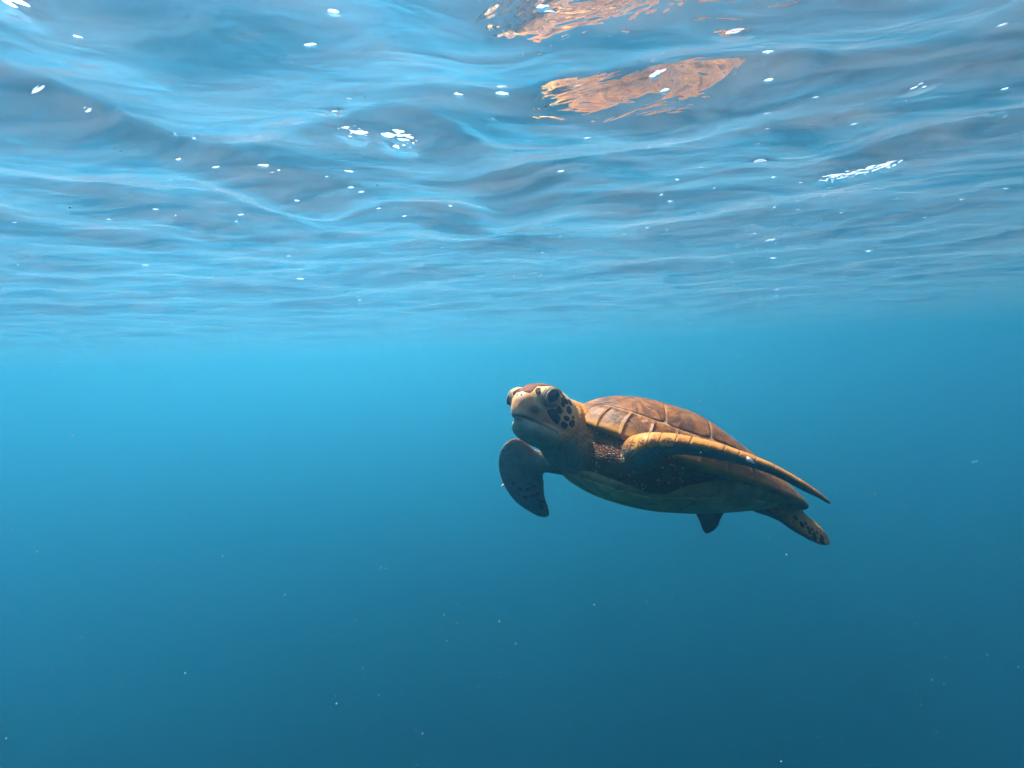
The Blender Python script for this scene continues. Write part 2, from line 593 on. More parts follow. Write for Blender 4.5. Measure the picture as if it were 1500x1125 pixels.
def skin_material():
    mt, nt, out = mat('turtle_skin')
    tc = nt.nodes.new('ShaderNodeTexCoord')
    warp = N(nt, 'ShaderNodeTexNoise', Scale=18.0, Detail=2.0)
    nt.links.new(tc.outputs['Object'], warp.inputs['Vector'])
    vm = nt.nodes.new('ShaderNodeVectorMath')
    vm.operation = 'SCALE'
    nt.links.new(warp.outputs['Color'], vm.inputs[0])
    vm.inputs['Scale'].default_value = 0.022
    va = nt.nodes.new('ShaderNodeVectorMath')
    nt.links.new(tc.outputs['Object'], va.inputs[0])
    nt.links.new(vm.outputs[0], va.inputs[1])
    tint = attr(nt, 'tint')
    gap = attr(nt, 'gap')
    ret = attr(nt, 'ret')
    spot = attr(nt, 'spot')
    ve = nt.nodes.new('ShaderNodeTexVoronoi')
    ve.feature = 'DISTANCE_TO_EDGE'
    ve.inputs['Scale'].default_value = 150.0
    nt.links.new(va.outputs[0], ve.inputs['Vector'])
    vf = nt.nodes.new('ShaderNodeTexVoronoi')
    vf.inputs['Scale'].default_value = 120.0
    nt.links.new(va.outputs[0], vf.inputs['Vector'])
    cell = ramp(nt, ve.outputs['Distance'], .03, .22)
    inv = nt.nodes.new('ShaderNodeMath')
    inv.operation = 'MULTIPLY'
    iv = nt.nodes.new('ShaderNodeInvert')
    nt.links.new(cell, iv.inputs['Color'])
    nt.links.new(iv.outputs[0], inv.inputs[0])
    nt.links.new(ret.outputs['Fac'], inv.inputs[1])
    c = mix_col(nt, inv.outputs[0], tint.outputs['Color'], gap.outputs['Color'])
    # pale beads in the dark folds: only some cells, of uneven size
    sp = ramp(nt, vf.outputs['Distance'], .20, .36, (1, 1, 1), (0, 0, 0))
    hs = nt.nodes.new('ShaderNodeSeparateColor')
    nt.links.new(vf.outputs['Color'], hs.inputs[0])
    pick = ramp(nt, hs.outputs[0], .35, .75)
    mm = nt.nodes.new('ShaderNodeMath')
    mm.operation = 'MULTIPLY'
    nt.links.new(sp, mm.inputs[0])
    nt.links.new(pick, mm.inputs[1])
    m2 = nt.nodes.new('ShaderNodeMath')
    m2.operation = 'MULTIPLY'
    nt.links.new(mm.outputs[0], m2.inputs[0])
    spn = N(nt, 'ShaderNodeTexNoise', Scale=24.0, Detail=3.0)
    nt.links.new(tc.outputs['Object'], spn.inputs['Vector'])
    spm = ramp(nt, spn.outputs[0], .40, .60)
    sps = nt.nodes.new('ShaderNodeMath')
    sps.operation = 'MULTIPLY'
    nt.links.new(spm, sps.inputs[0])
    nt.links.new(spot.outputs['Fac'], sps.inputs[1])
    nt.links.new(sps.outputs[0], m2.inputs[1])
    c = mix_col(nt, m2.outputs[0], c, (0.52, 0.42, 0.28))
    nz = N(nt, 'ShaderNodeTexNoise', Scale=55.0, Detail=5.0, Roughness=0.65)
    nt.links.new(tc.outputs['Object'], nz.inputs['Vector'])
    var = ramp(nt, nz.outputs[0], .3, .72, (.70, .68, .66), (1.15, 1.15, 1.15))
    c = mix_col(nt, 1.0, c, var, 'MULTIPLY')
    hgt = nt.nodes.new('ShaderNodeMath')
    hgt.operation = 'MULTIPLY_ADD'
    nt.links.new(cell, hgt.inputs[0])
    nt.links.new(ret.outputs['Fac'], hgt.inputs[1])
    nt.links.new(m2.outputs[0], hgt.inputs[2])
    bp = N(nt, 'ShaderNodeBump', Strength=0.8, Distance=0.0028)
    nt.links.new(hgt.outputs[0], bp.inputs['Height'])
    bp2 = N(nt, 'ShaderNodeBump', Strength=0.35, Distance=0.002)
    nt.links.new(nz.outputs[0], bp2.inputs['Height'])
    nt.links.new(bp.outputs[0], bp2.inputs['Normal'])
    principled(nt, out, c, 0.48, bp2.outputs[0], 0.25)
    return mt


M_SCUTE = scute_material()
M_SEAM = plain_material('scute_seam', (0.20, 0.095, 0.035), (0.32, 0.175, 0.08), 90)
M_PLAST = plain_material('plastron_horn', (0.17, 0.15, 0.045), (0.34, 0.29, 0.11), 22, 0.5)
M_PSEAM = plain_material('plastron_seam', (0.12, 0.10, 0.035), (0.22, 0.18, 0.075), 40)
M_SKIN = skin_material()
M_DARK = plain_material('dark_scale', (0.022, 0.010, 0.009), (0.055, 0.024, 0.018), 120, 0.75, 0.05)
M_TOPSC = plain_material('brown_scale', (0.075, 0.026, 0.012), (0.16, 0.060, 0.028), 90, 0.65, 0.1)
M_ARM = plain_material('flipper_scale_horn', (0.25, 0.092, 0.014), (0.36, 0.15, 0.034), 60, 0.45, 0.25)
M_EYE = plain_material('eye_dark', (0.008, 0.007, 0.011), (0.022, 0.019, 0.028), 50, 0.22, 0.3, 0.0)
M_LID = plain_material('eyelid_skin', (0.13, 0.095, 0.055), (0.25, 0.18, 0.105), 150, 0.45)
M_CLAW = plain_material('claw_horn', (0.55, 0.45, 0.36), (0.75, 0.66, 0.55), 80, 0.4)

# --- carapace: a pale base showing in the seams, with each scute as its own raised plate
car_parts = []


def build_carapace():
    nr, nt_ = 26, 120
    th = np.linspace(-math.pi, math.pi, nt_, endpoint=False)
    rings = []
    for rho in np.concatenate([np.linspace(0.04, .9, nr), [.95, .972]]):
        P = car_pt(np.full(nt_, rho), th)
        P[:, 2] -= 0.0002
        rings.append(P)
    for rho, dz in ((.9935, .0010), (1.002, -.0026), (.998, -.0066), (.983, -.0098), (.94, -.0130), (.88, -.0140), (.78, -.011), (.3, -.006)):
        r = rho * orad(th)
        rings.append(np.stack([XC + r * np.cos(th), r * np.sin(th), rim_z(th) + dz], -1))
    V, F = ringmesh(rings)
    return mesh_obj('carapace', V, F, M_SEAM, turtle)


carapace = build_carapace()


def set_attr(o, name, arr, typ='FLOAT'):
    a = o.data.attributes.new(name, typ, 'POINT')
    arr = np.asarray(arr, np.float32)
    if typ == 'FLOAT':
        a.data.foreach_set('value', arr.ravel())
    elif typ == 'FLOAT_VECTOR':
        a.data.foreach_set('vector', arr.ravel())
    elif typ == 'FLOAT_COLOR':
        c4 = np.ones((len(arr), 4), np.float32)
        c4[:, :3] = arr
        a.data.foreach_set('color', c4.ravel())


def plate_on(fn, poly, name, material, parent, grow=None, lift=0.0018, inset=0.0007, step=0.012, seedv=0.0, sign=1):
    """A raised plate over polygon poly (plan x, y) on the height field fn."""
    poly = np.array(poly, float)
    c = poly.mean(0)
    pts = []
    for i in range(len(poly)):
        a, b = poly[i], poly[(i + 1) % len(poly)]
        k = max(2, int(np.linalg.norm(b - a) / step))
        for q in range(k):
            pts.append(a + (b - a) * q / k)
    pts = np.array(pts)
    # soften the corners a little
    pts = 0.25 * np.roll(pts, 1, 0) + 0.5 * pts + 0.25 * np.roll(pts, -1, 0)
    d = np.linalg.norm(pts - c, axis=1, keepdims=True)
    rings = []
    flat = []
    for frac, hz, ins in ((1, -.006, inset), (1, .35, inset), (1, .85, inset + .0012), (.88, 1.0, 0), (.66, 1.05, 0), (.42, 1.08, 0), (.18, 1.1, 0)):
        q = c + (pts - c) * (frac - ins / d)
        z = fn(q[:, 0], q[:, 1])
        n = surf_normal(fn, q[:, 0], q[:, 1])
        h = -0.006 if hz < 0 else lift * hz
        P = np.concatenate([q, z[:, None]], 1) + n * h * sign
        rings.append(P)
        flat.append(q)
    n_ = len(pts)
    V = np.concatenate(rings)
    F = []
    for i in range(len(rings) - 1):
        for j in range(n_):
            k = (j + 1) % n_
            F.append((i * n_ + j, i * n_ + k, (i + 1) * n_ + k, (i + 1) * n_ + j))
    F.append(tuple(range((len(rings) - 1) * n_, len(rings) * n_)))
    if sign < 0:
        F = [f[::-1] for f in F]
    o = mesh_obj(name, V, F, material, parent)
    g = c if grow is None else np.array(grow)
    q = np.concatenate(flat) - g
    rr = np.linalg.norm(q, axis=1) + 1e-6
    gv = np.stack([q[:, 0] / rr * .45 + q[:, 0] * 3, q[:, 1] / rr * .45 + q[:, 1] * 3, rr * 2.2 + seedv], 1)
    set_attr(o, 'growth', gv, 'FLOAT_VECTOR')
    set_attr(o, 'edge', np.zeros(len(V)))
    return o


def plan(rho, thd):
    th = R(thd)
    r = rho * float(orad(th))
    return (XC + r * math.cos(th), r * math.sin(th))


# seam points of the vertebral row (x, half width)
vx = [(.262, .040), (.215, .078), (.160, .050), (.103, .082), (.045, .050), (-.012, .078), (-.070, .044), (-.130, .066), (-.188, .030), (-.232, .050), (-.285, .022)]
RC = 0.845
for i in range(5):
    a, b, c_ = vx[2 * i], vx[2 * i + 1], vx[2 * i + 2]
    if i == 0:
        a = (.258, .052)
    pl = [(a[0], -a[1]), (a[0], a[1]), (b[0], b[1]), (c_[0], c_[1]), (c_[0], -c_[1]), (b[0], -b[1])]
    plate_on(carapace_z, pl[::-1], 'scute', M_SCUTE, carapace, grow=(c_[0] + .01, 0), seedv=i * 3.1)
cost_th = [31, 62, 92, 126, 158]        # angles where the costal seams meet the marginal ring
for sgn in (1, -1):
    for i in range(4):
        v0, v1, v2 = vx[2 * i + 1], vx[2 * i + 2], vx[2 * i + 3]
        inner = [v0, v1, v2]
        if i == 0:
            inner = [(.258, .056), vx[1], vx[2], vx[3]]
        outer = [plan(RC, t) for t in np.linspace(cost_th[i + 1], cost_th[i] if i else 17, 6)]
        pl = [(x, y) for x, y in inner] + outer
        pl = [(x, sgn * y) for x, y in pl]
        if sgn > 0:
            pl = pl[::-1]
        gx = np.mean([p[0] for p in pl]) - .03
        gy = np.mean([p[1] for p in pl]) * .75
        plate_on(carapace_z, pl[::-1] if sgn > 0 else pl[::-1], 'scute', M_SCUTE, carapace, grow=(gx, gy), seedv=17 + i * 2.7 + sgn)

# marginal scutes wrap over the rim
mth = np.array([4, 15, 28, 42, 56, 70, 84, 99, 115, 131, 146, 160, 172, 179.2])


def marginal(t0, t1, seedv):
    nu, path = 7, []
    th = np.linspace(R(t0), R(t1), nu)
    rows = []
    ed = []
    prof_ = [(.853, None, -.001), (.857, None, .0010), (.90, None, .0018), (.94, None, .002), (.975, None, .002), (.995, .0015, 0), (1.004, -.0025, 0), (1.0, -.0070, 0), (.985, -.0105, 0), (.94, -.014, 0), (.88, -.015, 0), (.78, -.012, 0)]
    for rho, dz, off in prof_:
        r = rho * orad(th)
        x, y = XC + r * np.cos(th), r * np.sin(th)
        if dz is None:
            z = carapace_z(x, y) + off
        else:
            z = rim_z(th) + dz + off
        rows.append(np.stack([x, y, z], -1))
        ed.append(np.full(nu, 0.0 if rho < .95 and dz is None else (0.1 if dz is None else 1.0)))
    V = np.concatenate(rows)
    # narrow gaps and dipped ends between neighbouring marginals
    n_r = len(rows)
    G = V.reshape(n_r, nu, 3)
    G[:, 0] = G[:, 0] * .975 + G[:, 1] * .025 if False else G[:, 0]
    cen = G.mean(1, keepdims=True)
    G[:, 0] += (cen[:, 0] - G[:, 0]) / (np.linalg.norm(cen[:, 0] - G[:, 0], axis=1, keepdims=True) + 1e-9) * .0006
    G[:, -1] += (cen[:, 0] - G[:, -1]) / (np.linalg.norm(cen[:, 0] - G[:, -1], axis=1, keepdims=True) + 1e-9) * .0006
    F = []
    for i in range(n_r - 1):
        for j in range(nu - 1):
            f = (i * nu + j, i * nu + j + 1, (i + 1) * nu + j + 1, (i + 1) * nu + j)
            F.append(f[::-1] if t1 > t0 else f)
    # end walls towards the inside
    V2 = G.reshape(-1, 3)
    extra = []
    base = len(V2)
    inner = V2.copy()
    ctr = np.array([XC, 0, 0])
    inner = inner + (ctr - inner) / np.linalg.norm(ctr - inner, axis=1, keepdims=True) * .006
    for j in (0, nu - 1):
        ids = [i * nu + j for i in range(n_r)]
        b0 = base + len(extra)
        extra += [inner[q] for q in ids]
        for i in range(n_r - 1):
            f = (ids[i], ids[i + 1], b0 + i + 1, b0 + i)
            F.append(f if (j == 0) == (t1 > t0) else f[::-1])
    VV = np.concatenate([V2, np.array(extra)])
    o = mesh_obj('marginal_scute', VV, F, M_SCUTE, carapace)
    q = VV - VV[:base].mean(0)
    set_attr(o, 'growth', np.stack([q[:, 0] * 14, q[:, 1] * 14, q[:, 2] * 14 + seedv], 1), 'FLOAT_VECTOR')
    e = np.concatenate([np.concatenate(ed), np.ones(len(extra))])
    set_attr(o, 'edge', e)


for sgn in (1, -1):
    for i in range(len(mth) - 1):
        marginal(sgn * mth[i], sgn * mth[i + 1], i * 1.7 + sgn * 9)
marginal(-4, 4, 55.0)


# --- plastron: belly shield
def plast_edge(th):
    a = np.abs(np.degrees(th))
    z = np.interp(a, [0, 35, 62, 88, 112, 140, 165, 180], [-.072, -.082, -.082, -.050, -.022, -.018, -.026, -.030])
    k = np.interp(a, [0, 30, 60, 85, 140, 165, 180], [.90, .90, .90, .97, .95, .86, .80])
    return z, k


def plastron_z(x, y):
    x = np.asarray(x, float)
    y = np.asarray(y, float)
    th = np.arctan2(y, x - XC)
    ez, k = plast_edge(th)
    rho = np.clip(np.hypot(x - XC, y) / (orad(th) * k), 0, 1)
    bot = -0.012 - SD * prof(np.clip((x - SX0) / SL, .001, .999), .85, .22)
    bot = np.minimum(bot, ez - .004)
    return ez + (bot - ez) * (1 - rho ** 2.4) ** .62


def build_plastron():
    th = np.linspace(-math.pi, math.pi, 120, endpoint=False)
    ez, k = plast_edge(th)
    rings = []
    for rho in (0.05, .2, .35, .5, .62, .72, .80, .87, .92, .955, .98, 1.0):
        r = rho * orad(th) * k
        x, y = XC + r * np.cos(th), r * np.sin(th)
        rings.append(np.stack([x, y, plastron_z(x, y) + .0012], -1))
    for rho, dz in ((.985, .010), (.9, .012), (.5, .012)):
        r = rho * orad(th) * k
        rings.append(np.stack([XC + r * np.cos(th), r * np.sin(th), ez + dz], -1))
    V, F = ringmesh(rings)
    F = [f[::-1] for f in F]
    return mesh_obj('plastron', V, F, M_PSEAM, turtle)


plastron = build_plastron()


def pplan(rho, thd):
    th = R(thd)
    r = rho * float(orad(th)) * float(plast_edge(th)[1])
    return (XC + r * math.cos(th), r * math.sin(th))


px = [.255, .195, .105, .010, -.085, -.170, -.245]
for sgn in (1, -1):
    for i in range(6):
        x0, x1 = px[i], px[i + 1]
        hw = [.060, .080, .098, .098, .080, .055, .03]
        pl = [(x0, .001), (x0, hw[i]), ((x0 + x1) / 2, (hw[i] + hw[i + 1]) / 2 + .008), (x1, hw[i + 1]), (x1, .001)]
        pl = [(x, sgn * y) for x, y in pl]
        plate_on(plastron_z, pl if sgn > 0 else pl[::-1], 'belly_scute', M_PLAST, plastron, lift=.0016, inset=.0010, sign=-1)
    tt = [18, 44, 66, 88, 112, 136, 158]
    for i in range(6):
        o_ = [pplan(.955, t) for t in np.linspace(tt[i], tt[i + 1], 5)]
        xa, xb = o_[-1][0], o_[0][0]
        i1 = (max(xa, -.235), float(np.interp(xa, px[::-1], hw[::-1])) + .011)
        i0 = (min(xb, .25), float(np.interp(xb, px[::-1], hw[::-1])) + .011)
        pl = o_ + [i1, i0]
        pl = [(x, sgn * y) for x, y in pl]
        plate_on(plastron_z, pl[::-1] if sgn > 0 else pl, 'belly_scute', M_PLAST, plastron, lift=.0016, inset=.0010, sign=-1)


# --- body: head, neck, flippers and trunk as one continuous skin
SRC = []        # (verts, faces, tag)
COL_NAMES = ['trunk', 'neck', 'head', 'arm_near', 'arm_far', 'hind']


def frame(f, u):
    f = np.array(f, float)
    f /= np.linalg.norm(f)
    u = np.array(u, float)
    u = u - f * (u @ f)
    u /= np.linalg.norm(u)
    l = np.cross(u, f)
    return f, l, u


def tube(rings, tag, n=28, e=2.0):
    """rings: (centre, axis a, radius a, axis b, radius b)"""
    out = []
    t = np.linspace(0, 2 * math.pi, n, endpoint=False)
    ct, st = np.cos(t), np.sin(t)
    sx = np.sign(ct) * np.abs(ct) ** (2 / e)
    sy = np.sign(st) * np.abs(st) ** (2 / e)
    for c, a, ra, b, rb in rings:
        out.append(np.array(c) + np.outer(sx * ra, a) + np.outer(sy * rb, b))
    V, F = ringmesh(out)
    SRC.append((V, F, tag))


def ellipsoid(c, axes, rad, tag, n=24):
    f, l, u = axes
    V, rings = None, []
    for p in np.linspace(-math.pi / 2 + .05, math.pi / 2 - .05, 16):
        t = np.linspace(0, 2 * math.pi, n, endpoint=False)
        rings.append(np.array(c) + np.outer(np.full(n, math.sin(p) * rad[0]), f) + math.cos(p) * (np.outer(np.cos(t) * rad[1], l) + np.outer(np.sin(t) * rad[2], u)))
    V, F = ringmesh(rings)
    SRC.append((V, F, tag))


def blade(outline, centre, thick, nrm, tag, n=72, bend=None):
    """closed inflated sheet over a 3D outline (list of points), star-shaped about centre"""
    P = np.array(outline, float)
    # closed Catmull-Rom resampling
    m_ = len(P)
    pts = []
    for i in range(m_):
        p0, p1, p2, p3 = P[i - 1], P[i], P[(i + 1) % m_], P[(i + 2) % m_]
        for q in np.linspace(0, 1, max(2, n // m_), endpoint=False):
            pts.append(.5 * ((2 * p1) + (p2 - p0) * q + (2 * p0 - 5 * p1 + 4 * p2 - p3) * q * q + (3 * p1 - p0 - 3 * p2 + p3) * q ** 3))
    pts = np.array(pts)
    c = np.array(centre, float)
    nrm = np.array(nrm, float) / np.linalg.norm(nrm)
    rings = []
    ks = [.08, .3, .5, .68, .82, .92, .98]
    for k in ks:
        rings.append(c + (pts - c) * k + nrm * thick * (1 - k ** 2.5) ** .6)
    rings.append(c + (pts - c) * 1.0)
    for k in ks[::-1]:
        rings.append(c + (pts - c) * k - nrm * thick * (1 - k ** 2.5) ** .6)
    V, F = ringmesh(rings)
    SRC.append((V, F, tag))


X, Y, Z = np.eye(3)
# trunk inside the shell
tr = []
for x, hy, z0, z1 in ((-.300, .03, -.03, .0), (-.25, .085, -.045, .012), (-.18, .135, -.055, .03), (-.08, .180, -.066, .045), (.02, .205, -.080, .060), (.10, .207, -.088, .065), (.17, .190, -.092, .062), (.22, .158, -.092, .056), (.255, .118, -.085, .048), (.275, .08, -.075, .04)):
    tr.append(((x, 0, (z0 + z1) / 2), Y, hy, Z, (z1 - z0) / 2))
tube(tr, 'trunk', e=2.3)
for s in (1, -1):
    ellipsoid((.120, s * .160, -.035), (X, Y, Z), (.105, .058, .058), 'trunk')
    ellipsoid((.175, s * .110, -.026), (X, Y, Z), (.080, .075, .066), 'trunk')

# camera-independent landmarks of the pose (local metres)
HEAD_O = np.array([0.3919, 0.079, 0.0409])
HF, HL, HU = frame([0.8051, 0.5924, -0.0177], [0.0813, -0.0825, 0.9936])


def hp(x, y, z):
    return HEAD_O + HF * x + HL * y + HU * z


def hring(x, zt, zb, hw):
    return (hp(x, 0, (zt + zb) / 2), HL, hw, HU, (zt - zb) / 2)


tube([hring(*a) for a in (
    (.0715, -.008, -.026, .006), (.069, .002, -.038, .014), (.064, .009, -.046, .020), (.055, .017, -.049, .028), (.044, .026, -.050, .037), (.030, .036, -.050, .046),
    (.012, .043, -.052, .053), (-.010, .046, -.056, .058), (-.035, .044, -.062, .061), (-.060, .038, -.066, .060), (-.090, .028, -.066, .053))], 'head', 36, 2.25)
tube([hring(*a) for a in (
    (.0555, -.044, -.057, .012), (.0505, -.042, -.064, .021), (.040, -.040, -.073, .031), (.025, -.038, -.081, .040), (.000, -.036, -.087, .047), (-.030, -.03, -.091, .052), (-.075, -.02, -.088, .053))], 'head', 32, 2.1)
for s in (1, -1):
    ellipsoid(hp(.018, s * .041, .008), frame(HF * .35 + HL * s, HU), (.0195, .029, .026), 'head')
    ellipsoid(hp(-.040, s * .042, -.018), (HF, HL, HU), (.036, .024, .036), 'head')

# neck
NB = np.array([.235, .0, -.020])
nk = []
P0, P1, P2 = hp(-.030, 0, -.018), hp(-.115, 0, -.030), NB
for t in np.linspace(0, 1, 9):
    c = (1 - t) ** 2 * P0 + 2 * t * (1 - t) * P1 + t * t * P2
    d = 2 * (1 - t) * (P1 - P0) + 2 * t * (P2 - P1)
    ff, ll, uu = frame(-d, Z * t + HU * (1 - t))
    rw = np.interp(t, [0, .2, .5, .8, 1], [.054, .060, .076, .102, .120])
    rh = np.interp(t, [0, .2, .5, .8, 1], [.056, .064, .077, .080, .076])
    nk.append((c, ll, rw, uu, rh))
tube(nk, 'neck', 32)

# limbs
# near front flipper, swept back along the flank: (centre of the thick leading part, half thickness, half chord)
NEAR=[
  ([0.1853, 0.1516, -0.0239], 0.043, 0.05 ),
  ([0.2164, 0.2238, -0.0181], 0.0373, 0.045 ),
  ([0.2332, 0.2684, -0.0094], 0.0306, 0.045 ),
  ([0.2203, 0.2828, -0.0006], 0.0252, 0.045 ),
  ([0.196, 0.2942, 0.0074], 0.0219, 0.045 ),
  ([0.1635, 0.2969, 0.0148], 0.0189, 0.047 ),
  ([0.1234, 0.3006, 0.0191], 0.0171, 0.046 ),
  ([0.0791, 0.2998, 0.0223], 0.0156, 0.043 ),
  ([0.013, 0.2927, 0.0228], 0.0131, 0.038 ),
  ([-0.0386, 0.2874, 0.021], 0.0114, 0.032 ),
  ([-0.0785, 0.2794, 0.017], 0.0108, 0.028 ),
  ([-0.1358, 0.2689, 0.0084], 0.0104, 0.022 ),
  ([-0.1857, 0.2572, 0.0012], 0.007, 0.014 ),
  ([-0.2272, 0.2486, -0.0083], 0.0031, 0.006 ),
]
CH = np.array([-.545, -.83, .11])       # chord direction, towards the flank
UPA = np.array([.283, .10, .954])
rings = [(np.array(c) + CH * ch * .8, CH, ch, UPA, h) for c, h, ch in NEAR]
rings.insert(0, (np.array([.12, .06, -.03]), CH, .045, UPA, .045))
ellipsoid(np.array([.208, .232, -.012]), (X, Y, Z), (.040, .050, .034), 'arm_near')
tube(rings, 'arm_near', 28)
# far front flipper, hanging down and back
FAR= [[0.2412, -0.1541, -0.0843], [0.2574, -0.1692, -0.0931], [0.2512, -0.1874, -0.1171], [0.2413, -0.1996, -0.14], [0.2273, -0.2111, -0.1641], [0.2078, -0.2213, -0.1871], [0.2021, -0.2287, -0.2076], [0.225, -0.2344, -0.2138], [0.2605, -0.23, -0.2064], [0.3025, -0.2307, -0.1902], [0.3394, -0.2233, -0.1628], [0.3676, -0.2182, -0.1282], [0.3826, -0.2104, -0.0941], [0.3844, -0.2, -0.0605], [0.3723, -0.1829, -0.0346], [0.3536, -0.1673, -0.0257], [0.3255, -0.1576, -0.0329], [0.2856, -0.1471, -0.0497], [0.2502, -0.1309, -0.058]]
FARC= [0.311, -0.2028, -0.1053]
blade(FAR, FARC, .017, (.5, .84, -.22), 'arm_far', 114)
tube([((.17, -.10, -.045), X, .05, Z, .042), ((.235, -.135, -.062), X, .040, Z, .034), ((.285, -.165, -.068), X, .036, Z, .030), ((.325, -.185, -.075), X, .028, Z, .026)], 'arm_far', 24)
# hind flippers
HIND = [[-0.1849, 0.0752, -0.0355], [-0.2283, 0.0622, -0.0048], [-0.273, 0.0669, -0.0002], [-0.306, 0.0664, -0.0125], [-0.3412, 0.0653, -0.0314], [-0.3789, 0.0653, -0.0463], [-0.4036, 0.0729, -0.0646], [-0.409, 0.0815, -0.0851], [-0.3772, 0.0925, -0.0932], [-0.3315, 0.0974, -0.0877], [-0.292, 0.0959, -0.0791], [-0.2513, 0.095, -0.0659], [-0.2069, 0.0987, -0.0515]]
HINDC= [-0.2867, 0.079, -0.0438]
blade(HIND, HINDC, .014, (-.09, .917, .387), 'hind', 104)
HIND2= [[-0.207, -0.1866, -0.0821], [-0.2436, -0.1751, -0.0581], [-0.2945, -0.1754, -0.0598], [-0.2976, -0.191, -0.0952], [-0.3043, -0.2023, -0.1095], [-0.2957, -0.2072, -0.1283], [-0.2798, -0.2129, -0.143], [-0.2663, -0.2149, -0.1384], [-0.2433, -0.2055, -0.1161]]
HIND2C= [-0.2636, -0.1924, -0.0934]
blade(HIND2, HIND2C, .013, (.5, .84, .1), 'hind', 90)
tube([((-.18, -.10, -.04), X, .05, Z, .03), ((-.24, -.17, -.06), X, .03, Z, .02)], 'hind', 20)
tube([((-.17, .06, -.03), Y, .03, Z, .028), ((-.23, .075, -.032), Y, .022, Z, .028), ((-.27, .079, -.04), Y, .015, Z, .026)], 'hind', 20)
# short tail
tube([((-.24, .0, -.03), Y, .03, Z, .016), ((-.33, .0, -.04), Y, .016, Z, .012), ((-.375, .0, -.046), Y, .005, Z, .005)], 'hind', 16)


def build_body():
    V, F = [], []
    off = 0
    tags = []
    for v, f, tg in SRC:
        V.append(v)
        F += [tuple(i + off for i in q) for q in f]
        off += len(v)
        tags += [tg] * len(v)
    V = np.concatenate(V)
    o = mesh_obj('body', V, F, M_SKIN, turtle)
    bm = bmesh.new()
    bm.from_mesh(o.data)
    bmesh.ops.recalc_face_normals(bm, faces=bm.faces)
    bm.to_mesh(o.data)
    bm.free()
    md = o.modifiers.new('remesh', 'REMESH')
    md.mode = 'VOXEL'
    md.voxel_size = 0.0026
    md.use_smooth_shade = True
    ms = o.modifiers.new('smooth', 'SMOOTH')
    ms.factor = 0.5
    ms.iterations = 5
    dg = bpy.context.evaluated_depsgraph_get()
    me = bpy.data.meshes.new_from_object(o.evaluated_get(dg))
    o.modifiers.clear()
    old = o.data
    o.data = me
    bpy.data.meshes.remove(old)
    me.name = 'body'
    me.materials.clear()
    me.materials.append(M_SKIN)
    me.polygons.foreach_set('use_smooth', [True] * len(me.polygons))
    return o, V, np.array(tags)


body, SV, STAG = build_body()


